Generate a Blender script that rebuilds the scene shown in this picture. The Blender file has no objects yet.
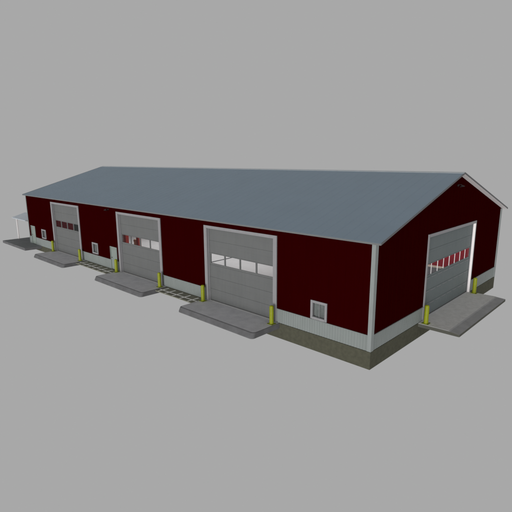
import bpy, bmesh, math, random
from mathutils import Vector, Matrix
random.seed(7)
sc = bpy.context.scene
COL = sc.collection
S = 1.12                                  # every length below is multiplied by this at the end (metres)

# ------------------------------------------------------------------ materials
def mat(name, col, rough=0.6, metal=0.0, noise=0.0, nscale=3.0, dark=None, bump=0.0, bscale=40.0, fine=0.0, spec=0.3, streak=0.0):
    m = bpy.data.materials.new(name); m.use_nodes = True
    nt = m.node_tree; b = nt.nodes['Principled BSDF']
    b.inputs['Roughness'].default_value = rough
    b.inputs['Metallic'].default_value = metal
    b.inputs['Specular IOR Level'].default_value = spec
    b.inputs['Base Color'].default_value = (*col, 1)
    tc = nt.nodes.new('ShaderNodeTexCoord')
    last = None
    def mix(fac_socket, c2, prev, amount):
        mx = nt.nodes.new('ShaderNodeMix'); mx.data_type = 'RGBA'
        mul = nt.nodes.new('ShaderNodeMath'); mul.operation = 'MULTIPLY'; mul.inputs[1].default_value = amount
        nt.links.new(fac_socket, mul.inputs[0]); nt.links.new(mul.outputs[0], mx.inputs[0])
        if prev is None: mx.inputs[6].default_value = (*col, 1)
        else: nt.links.new(prev, mx.inputs[6])
        mx.inputs[7].default_value = (*c2, 1)
        return mx.outputs[2]
    d = dark or tuple(c * 0.6 for c in col)
    def ramp(sock, lo, hi):
        r = nt.nodes.new('ShaderNodeValToRGB'); r.color_ramp.elements[0].position = lo; r.color_ramp.elements[1].position = hi
        nt.links.new(sock, r.inputs[0]); return r.outputs[0]
    if noise:
        n = nt.nodes.new('ShaderNodeTexNoise'); n.inputs['Scale'].default_value = nscale; n.inputs['Detail'].default_value = 6
        nt.links.new(tc.outputs['Object'], n.inputs[0])
        last = mix(ramp(n.outputs[0], .35, .7), d, last, noise)
    if streak:                              # vertical weather streaks
        mp = nt.nodes.new('ShaderNodeMapping'); mp.inputs['Scale'].default_value = (3, 3, .25)
        n = nt.nodes.new('ShaderNodeTexNoise'); n.inputs['Scale'].default_value = 2.2; n.inputs['Detail'].default_value = 5
        nt.links.new(tc.outputs['Object'], mp.inputs[0]); nt.links.new(mp.outputs[0], n.inputs[0])
        last = mix(ramp(n.outputs[0], .4, .75), d, last, streak)
    if fine:
        n = nt.nodes.new('ShaderNodeTexNoise'); n.inputs['Scale'].default_value = 60; n.inputs['Detail'].default_value = 3
        nt.links.new(tc.outputs['Object'], n.inputs[0])
        last = mix(ramp(n.outputs[0], .45, .75), tuple(min(1, c * 1.5) for c in col), last, fine)
    if last is not None: nt.links.new(last, b.inputs['Base Color'])
    if bump:
        n = nt.nodes.new('ShaderNodeTexNoise'); n.inputs['Scale'].default_value = bscale; n.inputs['Detail'].default_value = 4
        nt.links.new(tc.outputs['Object'], n.inputs[0])
        bp = nt.nodes.new('ShaderNodeBump'); bp.inputs['Strength'].default_value = bump; bp.inputs['Distance'].default_value = .02
        nt.links.new(n.outputs[0], bp.inputs['Height']); nt.links.new(bp.outputs[0], b.inputs['Normal'])
    return m

M = {}
M['red'] = mat('red_metal_siding', (.0215, .0003, .0004), .8, noise=.15, nscale=.7, streak=.15, spec=0)
M['lining'] = mat('red_lining', (.26, .010, .022), .8, noise=.3, nscale=1.2, spec=.1)
M['roof'] = mat('grey_roof_metal', (.180, .233, .283), .55, noise=.35, nscale=.5, fine=.18, dark=(.158, .203, .243), bump=.05, bscale=8, spec=.2)
M['fascia'] = mat('fascia_metal', (.15, .155, .155), .5, noise=.2)
M['roof_edge'] = mat('roof_edge_metal', (.12, .12, .125), .6, noise=.2)
M['ridge'] = mat('ridge_metal', (.36, .39, .41), .5, noise=.3, nscale=1.5)
M['white'] = mat('white_soffit', (.80, .76, .76), .6, noise=.12, nscale=3)
M['trim'] = mat('trim_metal', (.25, .247, .257), .5, noise=.2, nscale=2, streak=.15)
M['corner'] = mat('corner_trim_metal', (.24, .262, .258), .5, noise=.2, nscale=2, streak=.2)
M['band'] = mat('wainscot_metal', (.205, .226, .220), .5, noise=.25, nscale=1.1, streak=.3, dark=(.15, .168, .16))
M['door'] = mat('overhead_door_steel', (.128, .132, .132), .55, noise=.25, nscale=1.0, streak=.3, dark=(.095, .10, .10), bump=.04, bscale=12)
M['gdoor'] = mat('overhead_door_steel_blue', (.122, .142, .145), .55, noise=.25, nscale=1.0, streak=.3, dark=(.095, .12, .122))
M['entry'] = mat('entry_door_paint', (.22, .255, .235), .5, noise=.2, nscale=2)
M['concrete'] = mat('apron_concrete', (.47, .47, .485), .9, noise=.6, nscale=2.2, dark=(.32, .32, .335), fine=.6, bump=.6, bscale=25, spec=.1)
M['concrete_pale'] = mat('apron_concrete_pale', (.58, .575, .56), .9, noise=.65, nscale=3.5, dark=(.42, .415, .40), fine=.6, bump=.6, bscale=25, spec=.1)
M['edge'] = mat('apron_edge_shaded', (.125, .125, .13), .9, noise=.6, nscale=2, dark=(.075, .075, .075), fine=.2, bump=.3, bscale=20, spec=.1)  # side and nose faces: shade put into a darker concrete colour
M['lip'] = mat('apron_lip_shaded', (.34, .34, .34), .9, noise=.6, nscale=2.5, dark=(.24, .24, .24), fine=.35, bump=.3, bscale=20, spec=.1)  # sloped lip of the gable apron, its shade put into the colour
M['edge_pale'] = mat('apron_edge_shaded_pale', (.085, .085, .072), .9, noise=.5, nscale=2, dark=(.06, .06, .05), fine=.2, bump=.3, bscale=20, spec=.1)  # gable apron sides, shade likewise put into the colour
M['found'] = mat('foundation_concrete', (.075, .074, .053), .9, noise=.6, nscale=5, dark=(.045, .046, .034), fine=.35, bump=.3, bscale=18, spec=.1)
M['asphalt'] = mat('pavement_asphalt', (.19, .19, .15), .95, noise=.6, nscale=3, dark=(.12, .12, .095), fine=.4, bump=.4, bscale=50, spec=.1)
M['line'] = mat('road_paint', (.95, .95, .92), .8, noise=.3, nscale=9, dark=(.6, .6, .56))
M['yellow'] = mat('bollard_paint', (.245, .275, .005), .5, noise=.35, nscale=6, dark=(.14, .16, .004), streak=.25)
M['plate'] = mat('bollard_plate', (.22, .26, .02), .6, noise=.5, nscale=8, dark=(.12, .12, .05))
M['dark'] = mat('dark_metal', (.018, .015, .015), .4, noise=.3, nscale=6)
M['seal'] = mat('door_seal_rubber', (.07, .07, .07), .8, noise=.3)
M['lamp'] = mat('lamp_shade_metal', (.022, .018, .018), .45, noise=.3, nscale=6)
M['floor'] = mat('floor_concrete', (.60, .60, .60), .8, noise=.3, nscale=.8, fine=.1, dark=(.5, .5, .5))
M['drain'] = mat('drain_iron', (.05, .055, .065), .6, noise=.3)
M['tan'] = mat('pale_baseboard', (.72, .60, .50), .7, noise=.3, nscale=2)
M['wood'] = mat('crate_wood', (.9, .6, .38), .8, noise=.6, nscale=5)
M['redpaint'] = mat('red_paint', (.5, .03, .018), .5, noise=.3, nscale=3)
M['cream'] = mat('cream_paint', (.88, .85, .8), .5, noise=.15, nscale=3)
M['blind'] = mat('blind_fabric', (.17, .185, .18), .8, noise=.6, nscale=5, dark=(.09, .10, .098))
M['greendoor'] = mat('back_door_paint', (.08, .105, .10), .6, noise=.4, nscale=4)
def glass():
    m = bpy.data.materials.new('window_glass'); m.use_nodes = True; nt = m.node_tree
    for n in list(nt.nodes): nt.nodes.remove(n)
    o = nt.nodes.new('ShaderNodeOutputMaterial'); mx = nt.nodes.new('ShaderNodeMixShader')
    t = nt.nodes.new('ShaderNodeBsdfTransparent'); g = nt.nodes.new('ShaderNodeBsdfGlossy')
    t.inputs[0].default_value = (.97, .975, .975, 1); g.inputs['Roughness'].default_value = .03
    mx.inputs[0].default_value = .022
    nt.links.new(t.outputs[0], mx.inputs[1]); nt.links.new(g.outputs[0], mx.inputs[2])
    nt.links.new(mx.outputs[0], o.inputs[0]); return m
M['glass'] = glass()

# ------------------------------------------------------------------ mesh helpers
class MB:
    def __init__(s): s.v = []; s.f = []
    def box(s, x0, x1, y0, y1, z0, z1):
        x0, x1 = sorted((x0, x1)); y0, y1 = sorted((y0, y1)); z0, z1 = sorted((z0, z1))
        n = len(s.v)
        s.v += [(x, y, z) for z in (z0, z1) for x, y in ((x0, y0), (x1, y0), (x1, y1), (x0, y1))]
        s.f += [[n+i for i in q] for q in ((3,2,1,0),(4,5,6,7),(0,1,5,4),(1,2,6,5),(2,3,7,6),(3,0,4,7))]
        return s
    def prism(s, poly, axis, a, b):
        """poly: 2-D points; axis 'x': (y,z) extruded along x; 'y': (x,z) along y; 'z': (x,y) along z"""
        ar = sum(poly[i][0]*poly[(i+1) % len(poly)][1] - poly[(i+1) % len(poly)][0]*poly[i][1] for i in range(len(poly)))
        if ar < 0: poly = poly[::-1]
        a, b = sorted((a, b))
        def mk(p, t): return {'x': (t, p[0], p[1]), 'y': (p[0], t, p[1]), 'z': (p[0], p[1], t)}[axis]
        n = len(s.v); k = len(poly)
        s.v += [mk(p, a) for p in poly] + [mk(p, b) for p in poly]
        fs = [list(range(n+k-1, n-1, -1)), list(range(n+k, n+2*k))] + [[n+i, n+(i+1) % k, n+k+(i+1) % k, n+k+i] for i in range(k)]
        if axis == 'y': fs = [f[::-1] for f in fs]
        s.f += fs; return s
    def lathe(s, prof, o, seg=20, ax=(0, 0, 1)):
        """prof: list of (r, h) from bottom to top, about axis ax through o"""
        q = Vector((0, 0, 1)).rotation_difference(Vector(ax).normalized()); o = Vector(o)
        n = len(s.v)
        for r, h in prof:
            for i in range(seg):
                a = 2*math.pi*i/seg
                s.v.append(tuple(o + q @ Vector((r*math.cos(a), r*math.sin(a), h))))
        for j in range(len(prof)-1):
            for i in range(seg):
                i2 = (i+1) % seg
                s.f.append([n+j*seg+i, n+j*seg+i2, n+(j+1)*seg+i2, n+(j+1)*seg+i])
        s.f.append([n+i for i in range(seg-1, -1, -1)])
        s.f.append([n+(len(prof)-1)*seg+i for i in range(seg)])
        return s
    def tube(s, pts, r, seg=10):
        for a, b in zip(pts[:-1], pts[1:]):
            d = Vector(b)-Vector(a); s.lathe([(r, 0), (r, d.length)], a, seg, d)
        return s
    def build(s, name, m, parent=None, bevel=0, smooth=False):
        root = parent
        while root is not None and root.parent is not None: root = root.parent
        off = root.location if root is not None else Vector((0, 0, 0))
        me = bpy.data.meshes.new(name)
        me.from_pydata([tuple(Vector(v)-off) for v in s.v], [], s.f); me.update()
        o = bpy.data.objects.new(name, me); COL.objects.link(o); me.materials.append(m)
        o.parent = parent
        if smooth:
            me.polygons.foreach_set('use_smooth', [True]*len(me.polygons))
            me.set_sharp_from_angle(angle=math.radians(40))
        if bevel:
            b = o.modifiers.new('bevel', 'BEVEL'); b.width = bevel*S; b.segments = 2; b.limit_method = 'ANGLE'
        return o
def thing(name, loc, label, cat, group=None):
    o = bpy.data.objects.new(name, None); COL.objects.link(o); o.location = loc
    o['label'] = label; o['category'] = cat
    if group: o['group'] = group
    return o

# ------------------------------------------------------------------ dimensions
L, W = 39.787, 17.802
OV, OE = .336, .174
ZE, ZR = 5.027, 7.713
YR = W/2
SL = (ZR-ZE)/(YR+OE)
def roofz(y): return ZE + SL*((y+OE) if y <= YR else (W+OE-y))
T = .2                                    # wall thickness
RT = .04; ST = .085                        # roof sheet, sheet + soffit
ZW = roofz(0)-ST                          # wall top at the eaves
BT = .737
FD = -.863

bld = thing('garage_building', (-L/2, W/2, 0), 'long dark red metal garage building with grey gable roof and four overhead doors', 'building')

doors = [(-11.12, -5.79), (-21.42, -16.12), (-33.40, -28.16)]     # front openings x0,x1
DH = 4.5
GY = (5.52, 12.52)                                               # gable opening
entries = [(-22.95, -21.97, 1.82), (-39.24, -38.20, 1.87)]
wins = [(-3.33, -2.37, .79, 1.74), (-25.95, -24.98, .86, 1.79), (-36.5, -35.5, .87, 1.78)]

# --- front wall: pieces round the openings
holes = [(a, b, 0, DH) for a, b in doors] + [(a, b, 0, h) for a, b, h in entries] + [(a+.1, b-.1, z0+.1, z1-.1) for a, b, z0, z1 in wins]
def wall_cells(lo, hi, zlo, zhi, hs):
    xs = sorted({lo, hi} | {h[0] for h in hs} | {h[1] for h in hs})
    out = []
    for a, b in zip(xs[:-1], xs[1:]):
        m = (a+b)/2; hh = [h for h in hs if h[0] < m < h[1]]
        z = zlo
        for h in sorted(hh, key=lambda h: h[2]):
            if h[2] > z+1e-6: out.append((a, b, z, h[2]))
            z = h[3]
        if z < zhi: out.append((a, b, z, zhi))
    # merge neighbours with equal heights
    res = []
    for c in out:
        for r in res:
            if abs(r[1]-c[0]) < 1e-6 and r[2] == c[2] and r[3] == c[3]: r[1] = c[1]; break
        else: res.append(list(c))
    return res
def ribs(mb, lo, hi, z0, z1, hs, y, pitch=.457, up=None):
    """raised siding ribs on a wall facing -y (front); skips the openings"""
    n = int((hi-lo)/pitch)
    for i in range(1, n):
        x = lo+i*pitch
        segs = [(z0, z1 if up is None else up(x))]
        for h in hs:
            if h[0]-.34 < x < h[1]+.34:
                ns = []
                for a, b in segs:
                    if h[2]-.05 > a: ns.append((a, h[2]-.05))
                    if h[3]+.25 < b: ns.append((h[3]+.25, b))
                segs = ns
        for a, b in segs:
            if b-a > .05: mb.prism([(x-.03, y), (x-.015, y-.006), (x+.015, y-.006), (x+.03, y)], 'z', a, b)
m = MB()
for a, b, z0, z1 in wall_cells(-L, 0, 0, ZW, holes): m.box(a, b, 0, T, z0, z1)
ribs(m, -L, 0, BT, ZW-.02, holes, -.001)
m.build('wall', M['red'], bld)
m = MB(); m.box(-L, 0, W-T, W, 0, ZW); m.build('wall', M['red'], bld)
def gable(x0, x1, ylo, yhi, drop=0.0, hole=None):
    m = MB(); top = lambda y: roofz(y)-ST-drop
    if hole is None:
        m.prism([(ylo, 0), (yhi, 0), (yhi, top(yhi)), (YR, top(YR)), (ylo, top(ylo))], 'x', x0, x1)
    else:
        a, b, h0, h = hole
        m.prism([(ylo, 0), (a, 0), (a, top(a)), (ylo, top(ylo))], 'x', x0, x1)
        m.prism([(b, 0), (yhi, 0), (yhi, top(yhi)), (b, top(b))], 'x', x0, x1)
        pl = [(a, h), (b, h), (b, top(b)), (a, top(a))]
        if a < YR < b: pl = [(a, h), (b, h), (b, top(b)), (YR, top(YR)), (a, top(a))]
        m.prism(pl, 'x', x0, x1)
        if h0 > 0: m.prism([(a, 0), (b, 0), (b, h0), (a, h0)], 'x', x0, x1)
    return m
m = gable(-T, 0, T, W-T, hole=(GY[0], GY[1], 0, DH))
i = 0
y = .457
while y < W-.2:
    z0, z1 = BT, roofz(y)-ST-.03
    if GY[0]-.2 < y < GY[1]+.2: z0 = DH+.25
    m.prism([(.001, y-.03), (.007, y-.015), (.007, y+.015), (.001, y+.03)], 'z', z0, z1); y += .457
m.build('wall', M['red'], bld)
gable(-L, -L+T, T, W-T, hole=(4.6, 5.65, 0, 2.05)).build('wall', M['red'], bld)

# --- inside lining (red), baseboard, floor
m = MB(); e = .004
for a, b, z0, z1 in wall_cells(-L+T+.02, -T-.02, .01, ZW-.15, holes): m.box(a, b, T+e, T+.02, z0, z1)
m.box(-L+T+.02, -T-.02, W-T-.02, W-T-e, .01, ZW-.15)
m.build('interior_lining', M['lining'], bld)
gable(-T-.018, -T-e, T+.03, W-T-.03, .1, hole=(GY[0], GY[1], 0, DH)).build('interior_lining', M['lining'], bld)
gable(-L+T+e, -L+T+.018, T+.03, W-T-.03, .1, hole=(4.6, 5.65, 0, 2.05)).build('interior_lining', M['lining'], bld)
m = MB().box(-L+T+.05, -T-.05, W-T-.05, W-T-.021, .0, .16); m.build('baseboard', M['tan'], bld)
m = MB().box(-L+T, -T, T, W-T, -.15, -.002)
for a, b in doors: m.box(a-.2, b+.2, -.0295, T, -.014, -.003)
m.box(-T, .0295, GY[0]-.08, GY[1]+.08, -.014, -.003)
fl = m.build('floor', M['floor'], bld)
MB().box(-10.5, -.3, 11.5, W-T-.06, -.001, .006).build('dimmed_floor', mat('dimmed_floor_tone', (.135, .165, .175), .7, noise=.4, nscale=1.5), fl)  # dark sheet: dimmer light on this floor area put in as colour
MB().box(-18.88, -18.70, 6.2, 12.2, 0, .012).build('floor_drain', M['drain'], fl)
MB().box(-23.98, -23.68, 2.95, 3.25, 0, roofz(3)-.2).build('support_column', M['redpaint'], bld, bevel=.01)
g = MB().box(-L+T*.4, -L+T*.6, 4.65, 5.6, .0, 2.0)
for yy in (4.8, 5.2):
    for zz in (.2, 1.05): g.box(-L+T*.6, -L+T*.6+.012, yy, yy+.3, zz, zz+.7)
g.build('back_door', M['greendoor'], bld)

# --- foundation: deep where the ground falls away
m = MB(); P = .03
m.box(-11.0, P, -P, .25, FD, -.016)
m.box(-33.3, -11.0, -P, .25, -.17, -.016)
m.box(-L-P, -33.3, -P, .25, -.55, -.016)
m.box(-.25, P, .25, W-.25, FD, -.016)
m.box(-L-P, P, W-.25, W+P, FD, -.016)
m.box(-L-P, -L+.25, .25, W-.25, -.55, -.016)
fnd = m.build('foundation', M['found'], bld)

# --- ribbed light metal wainscot along the foot of the walls
def wains(lo, hi, z0, z1, face, pitch=.152):
    """corrugated sheet: face is a function (t, depth) -> (x, y)"""
    n = max(2, int(round((hi-lo)/pitch))); p = (hi-lo)/n; prof = []
    for i in range(n):
        t = lo+i*p
        prof += [(t, .012), (t+p*.55, .012), (t+p*.65, .020), (t+p*.9, .020)]
    prof.append((hi, .012))
    poly = [face(t, d) for t, d in prof] + [face(hi, .001), face(lo, .001)]
    return poly
TR = .235                                # casing width
cuts = sorted([(a-TR, b+TR) for a, b in doors] + [(a-.02, b+.02) for a, b, h in entries])
def wain_run(lo, hi, cuts, face):
    t = lo
    for a, b in cuts + [(hi, hi)]:
        if a-t > .03:
            m = MB()
            m.prism(wains(t, a, 0, 0, face), 'z', .0, BT)
            c = [face(t, .001), face(a, .001), face(a, .045), face(t, .045)]
            m.prism(c, 'z', BT, BT+.03)     # drip cap
            m.build('wainscot', M['band'], bld)
        t = b
wain_run(-L+.052, -.152, cuts, lambda t, d: (t, -d))
wain_run(.202, W-.202, [(GY[0]-.1, GY[1]+.1)], lambda t, d: (d, t))
wain_run(-L+.052, -.152, [], lambda t, d: (t, W+d))
wain_run(.202, W-.202, [(4.55, 5.7)], lambda t, d: (-L-d, t))

# --- corner trims (L-shaped in plan)
def corner(cx, cy, sx, sy):
    w1, w2, d = (.15, .20, .04) if cx == 0 else (.05, .20, .04)
    m = MB()
    pl = [(cx+sx*d, cy+sy*d), (cx-sx*w1, cy+sy*d), (cx-sx*w1, cy+sy*.001), (cx+sx*.001, cy+sy*.001), (cx+sx*.001, cy-sy*w2), (cx+sx*d, cy-sy*w2)]
    m.prism(pl, 'z', 0.002, ZW-.02); m.build('corner_trim', M['corner'], bld)
for a in ((0, 0, 1, -1), (0, W, 1, 1), (-L, 0, -1, -1), (-L, W, -1, 1)): corner(*a)

# --- roof
def roof_prof(d0, d1, ye):
    z0 = lambda y: roofz(y)
    return [(-ye, z0(-ye)-d0), (YR, ZR-d0), (W+ye, z0(W+ye)-d0), (W+ye, z0(W+ye)-d1), (YR, ZR-d1), (-ye, z0(-ye)-d1)]
def roof_z_out(y): return ZE + SL*((y+OE) if y <= YR else (W+OE-y))
m = MB(); m.prism(roof_prof(0, RT, OE), 'x', -L-OV, OV)
# standing seams, both slopes
n = int((L+2*OV)/.61)
for i in range(1, n):
    x = -L-OV+i*.61+.1
    for s in (0, 1):
        ya, yb = (-OE+.01, YR-.12) if s == 0 else (W+OE-.01, YR+.12)
        m.prism([(ya, roofz(ya)-.004), (ya, roofz(ya)+.004), (yb, roofz(yb)+.004), (yb, roofz(yb)-.004)], 'x', x-.012, x+.012)
rf = m.build('roof', M['roof'], bld)
MB().prism([(YR-.16, ZR-.03), (YR, ZR+.026), (YR+.16, ZR-.03), (YR+.16, ZR-.045), (YR, ZR+.008), (YR-.16, ZR-.045)], 'x', -L-OV-.01, OV+.01).build('ridge_cap', M['ridge'], rf)
MB().prism(roof_prof(RT+.001, ST, OE-.02), 'x', -L-OV+.02, OV-.02).build('soffit', M['white'], rf)
# eave fascias and rake edges
m = MB()
for y0, y1 in ((-OE-.025, -OE-.002), (W+OE+.002, W+OE+.025)): m.box(-L-OV, OV, y0, y1, ZE-.085, ZE-.01)
m.build('eave_fascia', M['fascia'], rf)
for x0, x1 in ((OV+.001, OV+.02), (-L-OV-.02, -L-OV-.001)):
    m = MB().prism([(YR, ZR+.012), (W+OE+.02, ZE+.012), (W+OE+.02, ZE-.075), (YR, ZR-.075)], 'x', x0, x1)
    m.prism([(YR, ZR+.012), (-OE-.02, ZE+.012), (-OE-.02, ZE-.075), (YR, ZR-.075)], 'x', x0, x1)
    m.build('rake_trim', M['roof_edge'], rf)

# ------------------------------------------------------------------ overhead doors
NSEC = 6; SH = DH/NSEC
def overhead(lo, hi, npane, face, material, trim, mull, emboss, tw, lab=None, pz=(2.36, 2.95)):
    """face(t, d): plan point at t along the wall, d = depth behind the wall face (negative = proud)"""
    m = MB()
    def bx(mb, t0, t1, d0, d1, z0, z1):
        (xa, ya), (xb, yb) = face(t0, d0), face(t1, d1); mb.box(xa, xb, ya, yb, z0, z1)
    D0, D1 = .125, .175
    inset = .06
    pw = (hi-lo-2*inset-.12)/npane; g = .05 if mull is None else .018
    edges = [(lo+inset+.06+i*pw+g, lo+inset+.06+(i+1)*pw-g) for i in range(npane)]
    for k in range(NSEC):
        z0, z1 = k*SH+(.004 if k else .0), (k+1)*SH-.009
        if k == NSEC-1: z1 = DH
        if not (z0 < pz[0] < z1):
            bx(m, lo+.002, hi-.002, D0, D1, z0, z1)
            # shallow raised rib through the middle of each section
            if emboss:
                for a, b in edges:
                    bx(m, a, b, D0-.003, D0-.0005, z0+.13, z1-.13)
            else:
                bx(m, lo+.05, hi-.05, D0-.003, D0-.0005, z0+.30, z0+.42)
        else:
            bx(m, lo+.002, hi-.002, D0, D1, z0, pz[0]); bx(m, lo+.002, hi-.002, D0, D1, pz[1], z1)
            t = lo+.002
            for a, b in edges + [(hi-.002, None)]:
                if mull is None or t < lo+.1 or b is None: bx(m, t, a, D0, D1, pz[0], pz[1])
                t = b
        if k: bx(m, lo+.004, hi-.004, D0+.02, D1-.002, z0-.014, z0+.001)   # tongue in the joint
    d = m.build('overhead_door', material, bld)
    if lab: d['label'] = lab
    if emboss:                                # pressed ribs along the lower joints, highlight put in as paler colour
        d.data.materials.append(M['trim']); rb = MB()
        for k in (1, 2, 3):
            for a, b in edges: bx(rb, a+.12, b-.14, D0-.012, D0-.0031, k*SH-.10, k*SH-.075)
        n0 = len(d.data.polygons); off = bld.location
        bm = bmesh.new(); bm.from_mesh(d.data)
        vs = [bm.verts.new(Vector(v)-off) for v in rb.v]
        for q in rb.f: bm.faces.new([vs[i] for i in q]).material_index = 1
        bm.to_mesh(d.data); bm.free()
    if mull is not None:
        for q in range(npane-1):
            mm = MB(); bx(mm, edges[q][1], edges[q+1][0], D0, D0+.03, pz[0], pz[1]); mm.build('mullion', mull, d)
    for a, b in edges:
        p = MB(); bx(p, a, b, D0+.01, D0+.016, pz[0], pz[1]); p.build('window_pane', M['glass'], d)
    # bottom rubber seal and lift handle
    sl = MB(); bx(sl, lo+.01, hi-.01, D0-.012, D0-.001, .006, .05); sl.build('bottom_seal', M['seal'], d)
    # casing: proud boards round the opening and a lining of the reveal
    f = MB()
    bx(f, lo-tw, lo-.001, -.055, -.001, .001, DH+.16); bx(f, hi+.001, hi+tw, -.055, -.001, .001, DH+.16)
    bx(f, lo-.001, hi+.001, -.055, -.001, DH+.001, DH+.16)
    f.build('door_frame', M['trim'], d); f = MB()
    bx(f, lo, lo+.02, -.05, D0-.001, .001, DH-.02); f.build('jamb', trim, d); f = MB()
    bx(f, hi-.02, hi, -.05, D0-.001, .001, DH-.02); f.build('jamb', trim, d); f = MB()
    bx(f, lo+.021, hi-.021, -.0, D0-.001, DH-.02, DH-.001)
    f.build('head_jamb', M['trim'], d); f = MB()
    sw = .09 if emboss else .05
    bx(f, lo+.02, lo+sw, D0-.04, D0-.014, .001, DH-.021); f.build('door_stop', M['trim'], d); f = MB()
    bx(f, hi-sw, hi-.02, D0-.04, D0-.014, .001, DH-.021)
    f.build('door_stop', M['trim'], d)
for a, b in doors:
    overhead(a, b, 4, lambda t, d: (t, d), M['door'], M['trim'], None, False, TR)
overhead(GY[0], GY[1], 8, lambda t, d: (-d, t), M['gdoor'], M['white'], M['white'], True, .09, 'blue grey overhead door with a row of eight panes')

# ------------------------------------------------------------------ entry doors, windows
for a, b, h in entries:
    m = MB().box(a+.03, b-.03, .02, .07, .01, h-.03)
    m.box(a+.16, b-.16, .012, .0195, .2, .85).box(a+.16, b-.16, .012, .0195, 1.0, h-.2)
    d = m.build('entry_door', M['entry'], bld)
    f = MB().box(a-.02, a+.028, -.04, .1, .002, h+.02).box(b-.028, b+.02, -.04, .1, .002, h+.02).box(a+.028, b-.028, -.04, .1, h-.028, h+.02)
    f.build('door_frame', M['entry'], d)
    MB().box(a+.1, a+.2, -.02, .0195, .93, .97).build('handle', M['dark'], d)
for a, b, z0, z1 in wins:
    w = .12
    f = MB().box(a, a+w, -.05, .06, z0, z1).box(b-w, b, -.05, .06, z0, z1).box(a+w, b-w, -.05, .06, z1-w, z1).box(a+w, b-w, -.07, .06, z0, z0+w)
    win = f.build('window', M['trim'], bld)
    
    MB().box(a+w, b-w, .03, .036, z0+w, z1-w).build('pane', M['glass'], win)
    bl = MB(); t = a+w+.07
    while t < b-w-.05:
        bl.prism([(t, .10), (t+.075, .085), (t+.078, .09), (t+.003, .105)], 'z', z0+w-.02, z1-w+.02); t += .078
    bl.box(a+.1, b-.1, .12, .13, z0+.1, z1-.1)
    bl.build('blind', M['blind'], win)
    MB().box((a+b)/2-.012, (a+b)/2+.012, .02, .029, z0+w, z1-w).build('glazing_bar', M['trim'], win)

# ------------------------------------------------------------------ concrete aprons
def apron(name, label, x0, x1, run, nose, mtl, rot=False, zb=-.30, rc=.2, group='concrete aprons at the overhead doors'):
    loc = ((x0+x1)/2, -run/2, zb) if not rot else (run/2, (x0+x1)/2, zb)
    o = thing(name, loc, label, 'ramp', group)
    def loop(inset, yf, z):
        a, b = x0+inset, x1-inset; pts = [(b, -.031), (a, -.031)]
        for cx, a0 in ((a+rc, math.pi), (b-rc, 1.5*math.pi)):
            for i in range(7):
                t = a0+i*math.pi/12; pts.append((cx+rc*math.cos(t), yf+rc+rc*math.sin(t)))
        return [(x, y, z) for x, y in pts]
    rings = [loop(0, -run, zb), loop(0, -run, zb+(.13 if rot else .05)), loop(.01, -run+nose-.02, -.03), loop(.045, -run+nose+.05, -.002)]
    m = MB(); k = len(rings[0])
    for r in rings: m.v += [(-q[1], q[0], q[2]) if rot else q for q in r]
    for j in range(len(rings)-1):
        for i in range(k): m.f.append([j*k+i, j*k+(i+1) % k, (j+1)*k+(i+1) % k, (j+1)*k+i])
    m.f.append(list(range(k-1, -1, -1))); m.f.append([(len(rings)-1)*k+i for i in range(k)])
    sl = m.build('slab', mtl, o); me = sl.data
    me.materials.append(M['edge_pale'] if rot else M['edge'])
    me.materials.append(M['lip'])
    for p in me.polygons:  # shaded colours assigned by face direction
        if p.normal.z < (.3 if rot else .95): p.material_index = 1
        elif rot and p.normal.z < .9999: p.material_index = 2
    return o
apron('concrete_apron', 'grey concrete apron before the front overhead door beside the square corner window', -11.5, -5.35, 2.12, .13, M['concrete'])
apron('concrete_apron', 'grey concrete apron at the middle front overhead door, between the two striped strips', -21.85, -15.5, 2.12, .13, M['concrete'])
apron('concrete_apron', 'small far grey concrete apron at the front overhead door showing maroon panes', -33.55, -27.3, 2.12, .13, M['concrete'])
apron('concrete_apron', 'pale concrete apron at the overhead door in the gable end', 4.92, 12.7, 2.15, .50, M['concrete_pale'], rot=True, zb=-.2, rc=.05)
o = thing('porch_slab', (-40.2, 0, -.3), 'dark flat concrete porch slab wrapping the far end of the building', 'slab')
m = MB().prism([(-43.4, -1.6), (-37.0, -1.6), (-36.9, -.035), (-L-.035, -.035), (-L-.035, 3.2), (-43.4, 3.2)], 'z', -.25, -.003)
m.build('slab', mat('porch_concrete', (.19, .20, .205), .9, noise=.6, nscale=1.4, dark=(.12, .125, .125), fine=.3, bump=.3, spec=.1), o)
sl = o.children[0].data; sl.materials.append(M['edge'])  # porch sides get the shaded edge colour too
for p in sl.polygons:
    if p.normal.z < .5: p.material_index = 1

# ------------------------------------------------------------------ striped pavement strips between the aprons
def strip(x0, x1, xs):
    o = bpy.data.objects.new('pavement', None); COL.objects.link(o); o.location = ((x0+x1)/2, -.5, -.10); o['kind'] = 'structure'
    yf = -.98; z = -.045
    MB().box(x0, x1, yf, -.035, -.10, z).build('asphalt', M['asphalt'], o)
    m = MB()
    zz = z+.004
    for i, x in enumerate(xs):
        m.box(x-.05, x+.05, yf+.01, -.10, zz-.002, zz)
    t = sorted(xs)
    for a, b in zip([x0]+t, t+[x1]):
        a2 = a+.051 if a != x0 else a+.01; b2 = b-.051 if b != x1 else b-.01
        if b2 > a2: m.box(a2, b2, -.65, -.57, zz-.002, zz)
    m.build('marking', M['line'], o)
strip(-15.46, -11.54, [-15.15, -14.4, -13.6, -12.8, -12.0])
strip(-27.26, -21.89, [-26.9, -26.05, -25.2, -24.35, -23.5, -22.65])

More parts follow.
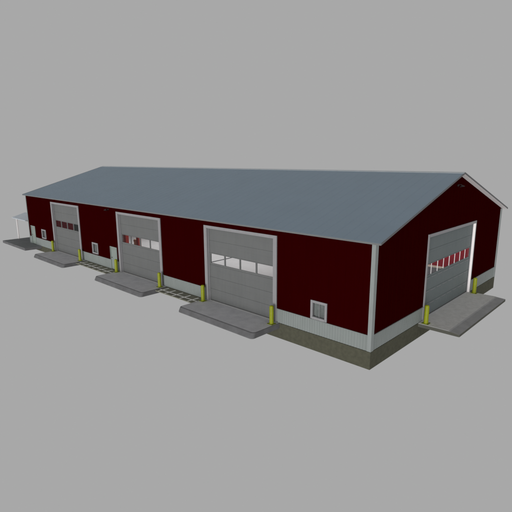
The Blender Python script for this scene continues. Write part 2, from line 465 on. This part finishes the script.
# ------------------------------------------------------------------ bollards
def bollard(loc, label):
    o = thing('bollard', loc, label, 'bollard', 'yellow bollards guarding the overhead doors')
    r = .116
    pr = [(r, .02), (r, .93), (r*.96, .965), (r*.8, .995), (r*.5, 1.015), (.01, 1.022)]
    MB().lathe(pr, loc, 20).build('post', M['yellow'], o, smooth=True)
    x, y, z = loc
    m = MB().box(x-.18, x+.18, y-.18, y+.18, z+.001, z+.021)
    p = m.build('base_plate', M['plate'], o)
    for sx in (-1, 1):
        for sy in (-1, 1): MB().lathe([(.022, .0205), (.022, .04), (.012, .046)], (x+sx*.145, y+sy*.145, z), 6).build('bolt', M['dark'], p)
BZ = -.004
bollard((-5.58, -.40, BZ), 'yellow bollard nearest the square corner window, right of the front overhead door')
bollard((-11.24, -.36, BZ), 'yellow bollard at the right end of the nearer striped strip')
bollard((-15.78, -.40, BZ), 'yellow bollard at the left end of the nearer striped strip')
bollard((-21.70, -.30, BZ), 'yellow bollard in front of the pale entry door by the middle overhead door')
bollard((-27.62, -.40, BZ), 'yellow bollard at the far left end of the farther striped strip')
bollard((-33.42, -.30, BZ), 'far yellow bollard left of the overhead door showing maroon panes')
bollard((.34, 5.16, BZ), 'yellow bollard on the left corner of the pale gable apron')
bollard((.34, 12.52, BZ), 'bright yellow bollard on the far right corner of the pale gable apron')

# ------------------------------------------------------------------ wall lamps
def lamp(base, out, label):
    o = thing('wall_lamp', base, label, 'lamp', 'dark lamps on the red walls')
    b = Vector(base); n = Vector(out)
    MB().lathe([(.06, 0), (.06, .02), (.04, .03)], b, 14, n).build('mount', M['dark'], o, smooth=True)
    p = [b+n*.03, b+n*.10+Vector((0, 0, .05)), b+n*.18+Vector((0, 0, .045)), b+n*.22+Vector((0, 0, 0))]
    MB().tube([tuple(q) for q in p], .018, 8).build('arm', M['dark'], o)
    c = b+n*.24+Vector((0, 0, -.07))
    MB().lathe([(.14, 0), (.135, .015), (.09, .05), (.04, .08), (.03, .10)], c, 18, (-n*.25+Vector((0, 0, 1)))).build('shade', M['lamp'], o, smooth=True)
lamp((.016, 8.9, 7.0), (1, 0, 0), 'small dark lamp under the gable peak')
lamp((-22.8, -.016, 4.74), (0, -1, 0), 'small dark lamp under the eave near the middle overhead door')

# ------------------------------------------------------------------ little porch roof at the far end
px0, px1 = -43.7, -L-.06
o = thing('porch_canopy', (-41.6, 1.1, 0), 'small grey gabled porch roof on thin white posts at the far end', 'porch')
ye0, ye1, yr, ze, zr = -.32, 2.52, 1.1, 2.36, 2.78
MB().prism([(ye0, ze), (yr, zr), (ye1, ze), (ye1, ze-.07), (yr, zr-.07), (ye0, ze-.07)], 'x', px0, px1).build('roof', mat('porch_roof_metal', (.44, .485, .53), .5, noise=.2), o)
pw = M['white']
for x, y in ((-43.25, .02), (-43.25, 2.25)):
    MB().box(x-.06, x+.06, y-.06, y+.06, 0, ze-.16).build('post', M['white'], o)
for y0 in (-.02, 2.19): MB().box(-43.31, px1, y0, y0+.08, ze-.158, ze-.072).build('beam', M['trim'], o)

# ------------------------------------------------------------------ things seen through the panes
o = thing('tool_cabinet', (-26.3, 3.2, 0), 'red and cream cabinet seen through the leftmost pane of the middle front overhead door', 'cabinet')
MB().box(-26.75, -25.85, 3.05, 3.35, .05, 2.15).build('body', M['redpaint'], o)
MB().box(-26.42, -26.15, 3.02, 3.049, .8, 2.0).build('door', M['cream'], o)
MB().box(-26.7, -25.9, 3.08, 3.32, .0, .049).build('plinth', M['dark'], o)
o = thing('wooden_crate', (-24.3, 3.2, 0), 'tan wooden crate beside a red column behind the middle overhead door', 'crate')
m = MB().box(-24.48, -24.08, 3.02, 3.3, 0, 1.78)
for z in (.05, .5, 1.0, 1.6): m.box(-24.50, -24.06, 2.995, 3.019, z, z+.12)
m.build('slats', M['wood'], o)

# ------------------------------------------------------------------ light
w = bpy.data.worlds.new('World'); sc.world = w; w.use_nodes = True
bg = w.node_tree.nodes['Background']; bg.inputs[0].default_value = (.392, .392, .392, 1); bg.inputs[1].default_value = 1.0
sd = bpy.data.lights.new('sun', 'SUN'); sd.energy = 2.6; sd.angle = math.radians(25); sd.color = (1, .985, .97)
so = bpy.data.objects.new('sun', sd); COL.objects.link(so)
to = Vector((.36, -.93, .02)).normalized()
so.rotation_euler = to.to_track_quat('Z', 'Y').to_euler()
def area(name, loc, sx, sy, power):
    a = bpy.data.lights.new(name, 'AREA'); a.shape = 'RECTANGLE'; a.size = sx*S; a.size_y = sy*S; a.energy = power
    ao = bpy.data.objects.new(name, a); COL.objects.link(ao); ao.location = loc; return ao
area('shop_light', (-22, 8.5, 4.7), 22, 6, 760)
wl = area('rear_wall_fill', (-4.5, 13.6, 3.6), 5, 1.2, 240)  # unseen fill lamp added to brighten the rear lining behind the gable panes
wl.rotation_euler = Vector((0, -1, -.05)).to_track_quat('Z', 'Y').to_euler()

# ------------------------------------------------------------------ camera
f, cx, cy, cz, yaw, pit, rol = 445.900308, 9.19383992, -17.0287969, 8.55186313, 2.33321487, -.216294579, -.00557082393
fw = Vector((math.cos(pit)*math.cos(yaw), math.cos(pit)*math.sin(yaw), math.sin(pit)))
r = Vector((math.sin(yaw), -math.cos(yaw), 0)); u = r.cross(fw)
r2 = r*math.cos(rol)+u*math.sin(rol); u2 = -r*math.sin(rol)+u*math.cos(rol)
cd = bpy.data.cameras.new('camera'); cam = bpy.data.objects.new('camera', cd); COL.objects.link(cam)
cd.sensor_width = 36; cd.lens = 36*f/512; cd.clip_end = 1000; cd.clip_start = .1
R = Matrix((r2, u2, -fw)).transposed()
cam.rotation_euler = R.to_euler(); cam.location = (cx, cy, cz)
sc.camera = cam

# ------------------------------------------------------------------ to metres
for me in bpy.data.meshes: me.transform(Matrix.Scale(S, 4))
for ob in bpy.data.objects: ob.location = ob.location*S
vs = sc.view_settings; vs.view_transform = 'Standard'; vs.look = 'None'; vs.exposure = 0; vs.gamma = 1
sc.cycles.use_denoising = True
